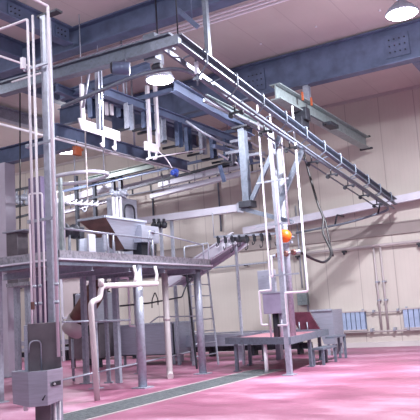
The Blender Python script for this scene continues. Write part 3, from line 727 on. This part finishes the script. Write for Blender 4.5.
# bright white U plates
def uplate(px0, px1, ptop, pbot, X, lab, hooks):
    q0, q1 = A(px0, pbot, X=X), A(px1, pbot+ (px1-px0)*.33, X=X)
    o = thing('lifting_cradle', (q0+q1)/2, lab, 'bracket')
    t0 = A(px0, ptop, X=X).z
    yc = [q0.y+.06, (q0.y+q1.y)/2+.05]
    MB().prism([(X, q0.y-.1, q0.z+.12), (X, q1.y+.12, q1.z+.12), (X, q1.y+.12, q1.z-.12), (X, q0.y+.0, q0.z-.12)], (-.04, 0, 0)).build('plate', 'white', o)
    for y in yc: MB().bar((X-.02, y, t0), (X-.02, y, q0.z-.05), .05, .11, up=(0, 1, 0)).build('upright', 'white', o)
    for y in yc: MB().tube([(X-.02, y, t0-.05), (X-.02, y, H)], .012, 6).build('hanger_rod', 'galv', o)
    for h in hooks:
        y = q0.y+(q1.y-q0.y)*h
        MB().tube(rnd([(X-.02, y, q0.z-.05), (X-.02, y, q0.z-.38), (X+.05, y-.14, q0.z-.4), (X+.05, y-.18, q0.z-.34)], .05), .03, 8).build('hook', 'white', o)
    return o
uplate(82, 117, 84, 124, -9.7, 'large bright white drop frame with two uprights and a wide plate', (.6, .95))
u2 = thing('lifting_cradle', A(150, 145, X=-9.5), 'bright white narrow drop frame hanging below the glowing middle lamp', 'bracket')
for px in (147, 155):
    a, b = A(px, 86, X=-9.5), A(px, 146, X=-9.5)
    MB().bar((-9.5, a.y, a.z), (-9.5, a.y, b.z), .07, .10, up=(0, 1, 0)).build('upright', 'white', u2)
a, b = A(145, 146, X=-9.47), A(158, 146, X=-9.47)
MB().box((-9.5, a.y, a.z-.1), (-9.44, b.y, a.z+.12)).build('plate', 'white', u2)
for px in (149, 156): q = A(px, 150, X=-9.47); MB().tube(rnd([q, q-V((0, 0, .22)), q-V((0, .12, .25))], .04), .028, 8).build('hook', 'white', u2)
for px in (147, 155):
    a = A(px, 86, X=-9.5); MB().tube([a-V((0, 0, .05)), (a.x, a.y, H)], .012, 6).build('hanger_rod', 'galv', u2)
# white bright thin plates at 105-112, 100-125
u3 = thing('lifting_cradle', A(108, 115, X=-10.1), 'pair of bright white upright plates behind the wide drop frame', 'bracket')
for px in (106, 111): a, b = A(px, 97, X=-10.1), A(px, 113, X=-10.1); MB().bar(a, (a.x, a.y, b.z-.05), .05, .09, up=(0, 1, 0)).build('upright', 'white', u3)
MB().tube([A(104, 97, X=-10.12), A(114, 100, X=-10.12)], .03, 8).build('top_bar', 'white', u3)
# blue-grey plate cluster behind
for i, (px, t_, b_, w, lab) in enumerate(((89, 92, 118, .16, 'blue-grey hanging channel behind the left upright of the wide drop frame'), (118, 95, 118, .2, 'blue-grey hanging channel just right of the wide drop frame'), (127, 98, 124, .2, 'pale grey hanging channel right of the wide drop frame'))):
    a, b = A(px, t_, X=-10.3), A(px, b_, X=-10.3)
    MB().chan(a, (a.x, a.y, b.z), w, .14, .015, up=(0, 1, 0)).tube([a, (a.x, a.y, a.z+.6)], .02, 6).build('hanging_channel', 'blueplate' if i < 2 else 'galv', cat='bracket', label=lab)
# white cable and thin tie
rail('tie_rod', [A(150, 158, X=-9.4), A(205, 149, X=-9.4)], .018, 'white', 'thin white tie rod right of the narrow drop frame')
rail('cable', [A(157, 150, X=-9.4), A(166, 158, X=-9.4), A(172, 168, X=-9.4)], .015, 'white', 'short white cable running to the blue plug', 'cable', .2)
q = A(175, 173, X=-9.4)
MB().lathe(q-V((0, .15, .03)), [(.05, 0), (.08, .05), (.08, .22), (.04, .3)], 12, (0, 1, .4)).lathe(q+V((0, .05, -.08)), [(.05, 0), (.05, .15)], 10, (0, .4, 1)).build('plug', 'blue', cat='plug', label='bright blue plug hanging on a white cable', bevel=0)

# ---- mechanism above lamp
lm = thing('air_motor', A(150, 62, Y=10.2), 'dark round motor and brackets above the glowing middle lamp', 'motor')
q = A(152, 48, Y=10.0); MB().cbox(q, (.26, .2, .5)).build('bracket', 'steel', lm)
q = A(157, 67, Y=10.0); MB().lathe(q, [(.05, -.1), (.075, -.05), (.075, .05), (.05, .1)], 12, (1, 0, 0)).build('motor', 'dark', lm)
MB().bar(A(146, 50, Y=10.0), A(166, 45, Y=10.0), .1, .12).build('arm', 'steel', lm)
q = A(113, 68, Y=9.45)
o = thing('blower', q, 'dark round blower mouth with silver casing above the wide drop frame', 'blower')
MB().tube([q, q+V((.0, .0, 0))+V((.26, .16, -.03))], .12, 20).build('casing', 'beam', o)
MB().lathe(q+V((-.01, -.01, 0)), [(.11, 0), (.09, .03)], 20, (-.8, -.5, 0)).build('mouth', 'dark', o)
MB().tube([q+V((.2, .1, .1)), q+V((.2, .1, .3))], .02, 6).build('stem', 'steel', o)
# struts around 85-100, 60-110
rail('strut', [A(90, 66, Y=10.2), A(83, 108, Y=10.2)], .03, 'galv', 'slanting round strut above the wide drop frame', 'strut')
addbeam(A(98, 63, Y=10.6), A(100, 130, Y=10.6), .12, .1, 'galv', 'upright grey channel above the wide drop frame', 'upright_channel')
addbeam(A(60, 97, Y=12.5), A(150, 66, Y=12.5), .2, .16, 'beam', 'dark crossbar behind the upright channel above the wide drop frame')
addbeam(A(56, 88, X=-11), A(100, 106, X=-11), .2, .16, 'beam', 'dark short beam running back right of the service column')
addbeam(A(60, 118, Y=14.8), A(84, 112, Y=14.8), .5, .2, 'beam', 'dark deep bracket left of the wide drop frame', 'bracket_beam')

# orange box near far lamp
q = A(77, 151, X=-11.2)
o = thing('warning_beacon', q, 'weathered orange box hanging beside the far left lamp', 'box')
MB().cbox(q, (.12, .24, .24)).build('body', 'orange_dk', o, .02); MB().cbox(q+V((0, .14, .06)), (.06, .14, .06)).build('side_lug', 'orange_dk', o)
MB().tube([q, (q.x, q.y, 5.99)], .015, 6).build('stem', 'dark', o)
# hanging chain + shackle bar (pendants)
pc = thing('pendant_station', A(85, 200, X=-10.3), 'pale shackle bar hanging on a cord left of the hopper', 'hoist')
a = A(86, 155, X=-10.3); b = A(86, 203, X=-10.3)
MB().tube([(a.x, a.y, 6.0), (a.x, a.y, b.z)], .018, 6).build('cord', 'pvc', pc)
p, q = A(66, 203, X=-10.3), A(98, 205, X=-10.3)
mb = MB().tube([p, q], .025, 8)
for i in range(6): w = p.lerp(q, .08+.17*i); mb.lathe(w-V((0, .0, .04)), [(.05, 0), (.06, .04), (.04, .09)], 8).tube([w, w+V((0, .08, .1))], .02, 6)
mb.build('shackle_bar', 'shelfw', pc)
MB().tube(rnd([b, b-V((0, 0, .18)), b-V((0, .1, .22)), b-V((0, .14, .14))], .05), .018, 6).build('hook', 'galv', pc)
hr = thing('ring_rail', A(80, 178, X=-11), 'pale oval hoop rail hanging below the far left lamp', 'rail')
cc = A(76, 178, Z=5.0)
pts = [V((cc.x+.9*math.cos(g), cc.y+.55*math.sin(g), 5.0)) for g in [i*2*math.pi/28 for i in range(29)]]
MB().tube(pts, .05, 8, cap=False).build('hoop', 'shelfw', hr)
for g in (0, 2.1, 4.2): MB().tube([(cc.x+.9*math.cos(g), cc.y+.55*math.sin(g), 5.0), (cc.x+.9*math.cos(g), cc.y+.55*math.sin(g), 5.95)], .015, 6).build('stay', 'galv', hr)
# slim green frame right of service column
gf = thing('sliding_gate_frame', A(60, 220, X=-9.0), 'slim pale post frame behind the service column above the deck', 'frame')
a, b = A(56, 192, X=-9.05), A(63, 192, X=-9.05)
MB().tube(rnd([(a.x, a.y, PZ0+.1), a, b, (b.x, b.y, PZ0+.1)], .04), .02, 8).build('frame', 'white', gf)
MB().bar((a.x, (a.y+b.y)/2, a.z-.2), (a.x, (a.y+b.y)/2, PZ1), .1, .03, up=(0, 1, 0)).build('blade', 'galv', gf)
# purple door/column
q0 = A(30, 262, Y=11.5); q1 = A(30, 178, Y=11.5)
MB().box((q0.x, 11.5, 0), (A(41, 200, Y=11.5).x, 11.7, q1.z)).build('switch_column', 'purple', cat='cabinet', label='dark purple-grey tall column directly behind the service column', bevel=.01)
# electrics on left, between portal and column
el = thing('far_equipment', A(20, 197, Y=20), 'distant cluster of grey pipes and shackles left of the service column', 'machine')
mb = MB()
for i in range(10): q = A(9+2.4*i, 200+3*math.sin(i*1.7), Y=20); mb.lathe(q, [(.06, -.12), (.14, -.06), (.12, .08), (.05, .16)], 10); mb.tube([q, q+V((.1, 0, .35))], .03, 6)
mb.build('shackles', 'galv', el)
MB().bar(A(7, 208, Y=20), A(36, 203, Y=20), .08, .1).bar(A(7, 192, Y=20), A(36, 186, Y=20), .08, .1).build('bars', 'dark', el)
MB().bar(A(9, 210, Y=20), V((A(9, 210, Y=20).x, 20, 0)), .1, .1).build('post', 'galv', el)

# ================================================================ RIGHT TABLE GROUP
TZ = .82
tl = thing('work_table', (-6.9, 14.8, 0), 'low galvanised work platform table with pink wet top at the right', 'table')
P1, P2, P3, P4 = A(225, 338, Y=14.35), A(290, 337, Y=14.3), A(325, 329, Z=TZ), A(255, 328, Z=TZ)
P1 = V((-8.52, 15.0, TZ)); P2 = V((-6.3, 13.95, TZ)); P3 = V((-6.85, 17.7, TZ)); P4 = V((-9.0, 18.2, TZ))
P1.z = P2.z = TZ
top = [P1, P2, P3, P4]
M['pinktop'] = mat('pink_wet_mat', (.60, .27, .34), .35, 0, .12, 3)
MB().prism([p-V((0, 0, .05)) for p in top], (0, 0, -.04)).build('top', 'pinktop', tl, label='pink wet table top')
for i in range(4):
    a, b = top[i], top[(i+1) % 4]
    MB().bar(a-V((0, 0, .075)), b-V((0, 0, .075)), .04, .16).build('apron', 'steel', tl)
for a in (P1.lerp(P2, .12), P1.lerp(P2, .97), P2.lerp(P3, .5), P3.lerp(P4, .1), P4.lerp(P1, .1), P1.lerp(P4, .5)):
    c = a+(sum(top, V())/4-a)*.06
    MB().bar((c.x, c.y, 0), (c.x, c.y, TZ-.15), .075, .075).cbox((c.x, c.y, .012), (.15, .15, .024)).build('leg', 'steel', tl)
c = P1.lerp(P2, .6)+V((0, .12, 0)); MB().tube([(c.x, c.y, TZ-.15), (c.x, c.y, .1), (c.x-.02, c.y, 0)], .045, 10).build('white_drain_leg', 'white', tl, label='white drain pipe leg')
# low kerb left of table
MB().box((-12.2, 17.9, .62), (-8.45, 18.4, .8)).box((-12.2, 17.88, .45), (-8.45, 17.94, .62)).box((-12.1, 18.1, 0), (-11.95, 18.3, .62)).box((-9.9, 18.1, 0), (-9.75, 18.3, .62)).box((-8.65, 18.1, 0), (-8.5, 18.3, .62)).build('side_bench', 'stain', cat='bench', label='low stainless bench running left from the work table')
# steps
st = thing('step_stool', A(318, 362, Z=0), 'two-tread galvanised step at the right end of the work table', 'steps')
sx = -6.75
for k, (y0, z) in enumerate(((16.15, .42), (17.2, .64))):
    MB().box((sx, y0, z-.05), (sx+.34-.1*k, y0+.95, z)).build('tread', 'steel', st)
for (dx, y) in ((.04, 16.2), (.3, 16.2), (.04, 17.05), (.3, 17.05), (.04, 18.1), (.2, 18.1)):
    MB().bar((sx+dx, y, 0), (sx+dx, y, .38 if y < 17.2 else .60), .06, .06).build('leg', 'steel', st)
# sloped plate and bin behind table
M['dred'] = mat('dark_red_steel', (.12, .03, .055), .4, .1, .2, 5)
bn = thing('offal_bin', A(315, 325, Y=19.6), 'grey bin with dark red sloping plate behind the right end of the table', 'bin')
yb = 19.0
def G(px, py, y=yb): return A(px, py, Y=y)
MB().prism([G(288, 313), G(309, 312.5), G(322, 333), G(302, 334)], (0, .05, .02)).build('sloping_plate', 'dred', bn, label='dark red sloping plate')
g0, g1 = G(309, 311), G(331, 310); zb2 = G(331, 334).z
MB().prism([(g0.x, yb+.1, g0.z), (g1.x, yb+.1, g0.z), (g1.x, yb+.1, zb2-.3), (g0.x+.35, yb+.1, zb2-.3)], (0, .8, 0)).build('body', 'stain', bn)
MB().bar((g0.x, yb+.08, g0.z), (g1.x, yb+.08, g0.z), .06, .05).build('rim', 'galv', bn)
for x in (g0.x+.45, g1.x-.08): 
    for y in (yb+.2, yb+.8): MB().bar((x, y, 0), (x, y, zb2-.3), .07, .07).build('leg', 'galv', bn)
for px in (300, 308): q = G(px, 332, yb-.05); MB().tube([q, A(px-1, 322, Y=yb-.05)], .02, 6).build('peg', 'galv', bn)

# ---- service pole group
def vert(px0, px1, y): return (A(px0, 200, Y=y).x)
sp1 = thing('service_pole', (-6.40, 14.0, 0), 'tall square pole rising from the floor in front of the table', 'pole')
MB().bar((-6.38, 13.98, 0), (-6.38, 13.98, 5.7), .11, .11).build('pole', 'galv', sp1)
MB().cbox((-6.38, 13.98, .012), (.26, .26, .024)).build('foot_plate', 'galv', sp1)
for z in (4.35, 3.35, 2.2): MB().cbox((-6.42, 13.93, z), (.95 if z < 4 else .8, .03, .04)).build('cross_strap', 'galv', sp1)
sp2 = thing('service_pole', (-6.05, 14.6, 0), 'second, thicker round pole right behind the square service pole', 'pole')
px_ = A(290.5, 300, Y=15.3).x
MB().tube([(px_, 15.3, TZ-.04), (px_, 15.3, 5.4)], .075, 14).build('pole', 'galv', sp2)
MB().cbox((px_, 15.3, 3.05), (.3, .2, .06)).build('clamp', 'galv', sp2)
# white pipes
Yp = 13.9
def wpipe(pts, lab, r=.024):
    o = MB().tube(rnd([A(x, y, Y=Yp) if not isinstance(x, tuple) else x for x, y in pts], .04, 4), r, 8).build('white_pipe', 'white', cat='pipe', group='white pipes on the service pole', label=lab)
xa = A(262, 200, Y=Yp).x
def wz(x, y, yy=None): p = A(x, y, Y=Yp); return p
def col(pts, lab, r=.024):
    # keep each vertical run truly vertical: x taken from its first point
    out = []
    for (x, y) in pts: out.append(A(x, y, Y=Yp))
    for i in range(1, len(out)):
        dx, dz = abs(out[i].x-out[i-1].x), abs(out[i].z-out[i-1].z)
        if dz > dx: out[i].x = out[i-1].x
        else: out[i].z = out[i-1].z
    MB().tube(rnd(out, .04, 4), r, 8).build('white_pipe', 'white', cat='pipe', group='white pipes on the service pole', label=lab)
col([(257, 105), (266, 277), (273, 277), (275, 255)], 'leftmost long white pipe of the service pole, hooked at its foot')
col([(270, 276), (273, 290), (259, 290), (261, 325), (268, 325)], 'white pipe stepping left around the purple-grey control box')
col([(292, 106), (297, 292), (285, 292), (285, 325), (278, 325)], 'white pipe stepping down right of the control box')
col([(269, 104), (275, 272)], 'second long white pipe of the service pole', .02)
col([(281, 130), (285, 225)], 'short white pipe in the middle of the service pole', .018)
# control boxes
cbx = thing('control_box', A(270, 330, Y=14.5), 'purple-grey steriliser box on two dark stems standing on the table', 'box')
a, b = A(264, 294, Y=14.5), A(284, 313, Y=14.5)
M['lav'] = mat('lavender_steel', (.36, .33, .46), .4, .3, .08, 4)
MB().box((a.x, 14.4, b.z), (b.x, 14.75, a.z)).build('body', 'lav', cbx, .012)
MB().box((a.x-.02, 14.38, a.z), (b.x+.02, 14.77, a.z+.03)).build('lid', 'stain', cbx)
xm = (a.x+b.x)/2
MB().tube([(xm-.03, 14.6, TZ-.06), (xm-.03, 14.6, b.z)], .075, 12).build('stem', 'dark', cbx); MB().tube([(xm+.11, 14.6, TZ-.06), (xm+.11, 14.6, b.z)], .05, 12).build('stem', 'galv', cbx)
pb2 = thing('panel_box', A(263, 275, Y=15.0), 'tall flat blue-grey panel behind the white pipes above the control box', 'panel')
a, b = A(258, 271, Y=15.2), A(273, 292, Y=15.2)
MB().box((a.x, 15.15, b.z), (b.x+.1, 15.24, a.z)).build('panel', 'stain', pb2, .006)
MB().tube([(a.x+.2, 15.26, TZ-.06), (a.x+.2, 15.26, b.z+.1)], .03, 8).build('stem', 'galv', pb2)
q = A(285, 236, Y=14.8)
bl_ = thing('orange_float', q, 'bright orange ball fixed to the service poles', 'ball')
MB().lathe(q, [(0, -.16), (.06, -.152), (.11, -.115), (.15, -.05), (.16, 0), (.15, .05), (.11, .115), (.06, .152), (0, .16)], 24).build('ball', 'orange', bl_)
MB().lathe(q-V((.22, 0, 0)), [(.08, 0), (.08, .12)], 12, (1, 0, 0)).build('neck', 'orange', bl_)
MB().tube([q+V((.02, .1, 0)), (q.x+.02, 15.25, q.z)], .03, 8).build('arm', 'galv', bl_)
# horizontal valve manifold at y~252
mv = thing('valve_manifold', A(285, 254, Y=14.6), 'red and steel valve manifold where the black hose joins the service poles', 'valves')
a, b = A(270, 257, Y=14.4), A(300, 251, Y=14.4)
MB().tube([a, b], .035, 8).build('pipe', 'galv', mv)
for k in (.3, .55, .8): p = a.lerp(b, k); MB().lathe(p-V((0, .08, 0)), [(.05, 0), (.07, .04), (.07, .1), (.04, .15)], 10, (0, 1, 0)).build('valve', 'rust', mv)
MB().tube([a.lerp(b, .5), (px_, 15.3, a.lerp(b, .5).z)], .025, 8).build('arm', 'galv', mv)
for px, y0, y1, lab in ((217, 168, 232, 'thin dark vertical conduit on the back wall left of the box column'), (152, 190, 260, 'thin vertical conduit on the back wall above the far end of the platform')):
    p_, q_ = A(px, y0, Y=WY-.06), A(px, y1, Y=WY-.06)
    MB().tube([(p_.x, WY-.06, p_.z), (p_.x, WY-.06, q_.z)], .035, 8).build('wall_conduit', 'steel', cat='conduit', label=lab)
# wall cable box (small green-grey) at (303,307)
q = A(304, 299, Y=WY-.02)
MB().cbox((q.x, WY-.1, q.z), (.36, .2, .42)).build('socket_box', 'galv_green', cat='box', label='small green-grey box on the back wall above the bin', bevel=.01)
q = A(300, 250, Y=22.0); MB().tube([(A(308, 310, Y=22.1).x, 22.12, A(308, 320, Y=22.1).z), (A(308, 310, Y=22.1).x, 22.12, 5.2)], .03, 8).tube([(A(304, 310, Y=22.1).x, 22.12, 2.1), (A(304, 310, Y=22.1).x, 22.12, 5.0)], .025, 8).build('wall_pipe_pair', 'galv', cat='pipe', label='pair of thin grey pipes up the back wall right of the service poles')

# black hose
hs = [A(303, 150, Y=16.5), A(308, 170, Y=16.5), A(318, 205, Y=16.5), A(324, 218, Y=16.4), A(322, 232, Y=16.2), A(331, 250, Y=16), A(331, 257, Y=15.8), A(324, 263, Y=15.5), A(312, 259, Y=15), A(299, 251, Y=14.5)]
MB().tube(rnd(hs, .5, 6), .032, 8).build('hose', 'rub', cat='hose', label='black hose hanging from the inclined rail and looping to the service poles')
hs2 = [A(318, 205, Y=16.6), A(326, 222, Y=16.6), A(329, 240, Y=16.4), A(333, 256, Y=16.1)]
MB().tube(rnd(hs2, .4, 6), .026, 8).build('hose', 'rub', cat='hose', label='short second black cable beside the loop of the black hose')

# ================================================================ WALL SERVICES
def wallx(px, py): return A(px, py, Y=WY-.2)
rp = thing('wall_rail', (-6, WY-.2, 3.2), 'long pink-grey wall pipe on brackets just below the wall band', 'pipe')
MB().tube([(-10.5, WY-.2, 3.28), (3, WY-.2, 3.28)], .05, 12).build('pipe', 'base', rp)
for x in (-9.4, -7.7, -5.2, -3.6, -1.8): MB().box((x-.06, WY-.25, 3.16), (x+.06, WY-.06, 3.22)).cbox((x, WY-.2, 3.13), (.05, .06, .08)).build('bracket', 'dark', rp)
lp = thing('wall_rail', (-13, WY-.2, 3.1), 'thin grey pipe along the left part of the back wall behind the gantry', 'pipe')
MB().tube([(-28, WY-.15, 3.1), (-10.6, WY-.15, 3.1)], .035, 8).build('pipe', 'galv', lp)
for x in (-27, -23, -19, -15, -11.5): MB().box((x-.03, WY-.18, 3.05), (x+.03, WY, 3.1)).build('bracket', 'dark', lp)
for k, x in enumerate((-6.68, -6.46)):
    o = thing('riser_pipe', (x, WY-.12, .5), ['left of the two grey risers on the back wall between the louvred panels', 'right of the two grey risers on the back wall between the louvred panels'][k], 'pipe', 'risers between the louvred panels')
    MB().tube([(x, WY-.16, .55), (x, WY-.16, 3.24)], .035, 10).build('pipe', 'base', o)
    for z in (1.5, 2.1): MB().cbox((x, WY-.1, z), (.1, .2, .05)).build('clip', 'galv', o)
for i, (x0, x1, lab) in enumerate(((-8.5, -7.2, 'pale blue louvred wall panel nearer the table'), (-5.95, -4.4, 'pale blue louvred wall panel cut by the right edge'))):
    o = thing('louvred_panel', ((x0+x1)/2, WY-.1, .56), lab, 'radiator', 'louvred panels on the back wall')
    MB().box((x0, WY-.07, .58), (x1, WY-.02, 1.17)).build('backing', 'beam', o)
    n = int((x1-x0)/.155)
    for j in range(n):
        w = (x1-x0)/n; xx = x0+w*(j+.5)
        MB().prof((xx, WY-.12, .58), (xx, WY-.12, 1.17), [(-w*.42, -.04), (w*.42, -.04), (w*.36, .04), (-w*.36, .04)], up=(0, 1, 0)).build('blade', 'radiator', o)
    MB().box((x0-.03, WY-.18, 1.16), (x1+.03, WY-.04, 1.2)).box((x0-.03, WY-.18, .54), (x1+.03, WY-.04, .59)).build('frame', 'base', o)
    for x in (x0+.1, x1-.1): MB().box((x-.03, WY-.05, .5), (x+.03, WY, 1.25)).build('wall_fixing', 'galv', o)
hp2 = thing('heating_pipe', (-6.4, WY-.15, .5), 'horizontal pipe with small valves linking the louvred panels at low level', 'pipe')
MB().tube([(-8.55, WY-.15, .50), (2, WY-.15, .50)], .03, 8).build('lower_pipe', 'base', hp2)
MB().tube([(-7.15, WY-.12, 1.12), (-6.0, WY-.12, 1.12)], .022, 8).build('upper_pipe', 'base', hp2)
for x in (-7.0, -6.25, -5.8): MB().cbox((x, WY-.13, .56), (.06, .26, .1)).build('valve', 'galv', hp2)
for x in (-6.9, -6.1): MB().cbox((x, WY-.1, 1.16), (.05, .2, .08)).build('valve', 'galv', hp2)

# ================================================================ FLOOR DRAIN
dr = thing('floor_drain', (-8.0, 12, 0), 'long dark floor grating running from the foreground to the work table', 'drain')
dx0, dx1, dy0, dy1 = -7.92, -7.1, 7.2, 15.2
MB().box((dx0, dy0, .0), (dx1, dy1, .004)).build('channel', 'dark', dr)
MB().bar((dx0-.02, dy0, .006), (dx0-.02, dy1, .006), .05, .012).bar((dx1+.02, dy0, .006), (dx1+.02, dy1, .006), .05, .012).build('frame', 'base', dr)
mb = MB(); y = dy0+.03
while y < dy1:
    mb.box((dx0+.02, y, .003), (dx1-.02, y+.014, .014)); y += .045
for i in range(1, 6): x = dx0+i*(dx1-dx0)/6; mb.box((x-.006, dy0, .003), (x+.006, dy1, .013))
mb.build('grating', 'grat', dr)

# ================================================================ CAMERA, WORLD
cam = bpy.data.cameras.new('camera'); co = bpy.data.objects.new('camera', cam); COL.objects.link(co)
cam.sensor_width = 36; cam.sensor_fit = 'HORIZONTAL'; cam.lens = FPX/420*36; cam.clip_end = 200
right, down, fwd = V(RC[0]), V(RC[1]), V(RC[2])
mw = Matrix((( right.x, -down.x, -fwd.x, 0), (right.y, -down.y, -fwd.y, 0), (right.z, -down.z, -fwd.z, EYE), (0, 0, 0, 1)))
co.matrix_world = mw
SC.camera = co
w = bpy.data.worlds.new('world'); SC.world = w; w.use_nodes = True
w.node_tree.nodes['Background'].inputs[0].default_value = (.68, .70, .84, 1)
w.node_tree.nodes['Background'].inputs[1].default_value = .45
SC.view_settings.view_transform = 'Standard'; SC.view_settings.look = 'None'; SC.view_settings.gamma = 1
SC.view_settings.use_curve_mapping = False
SC.view_settings.exposure = 0.33
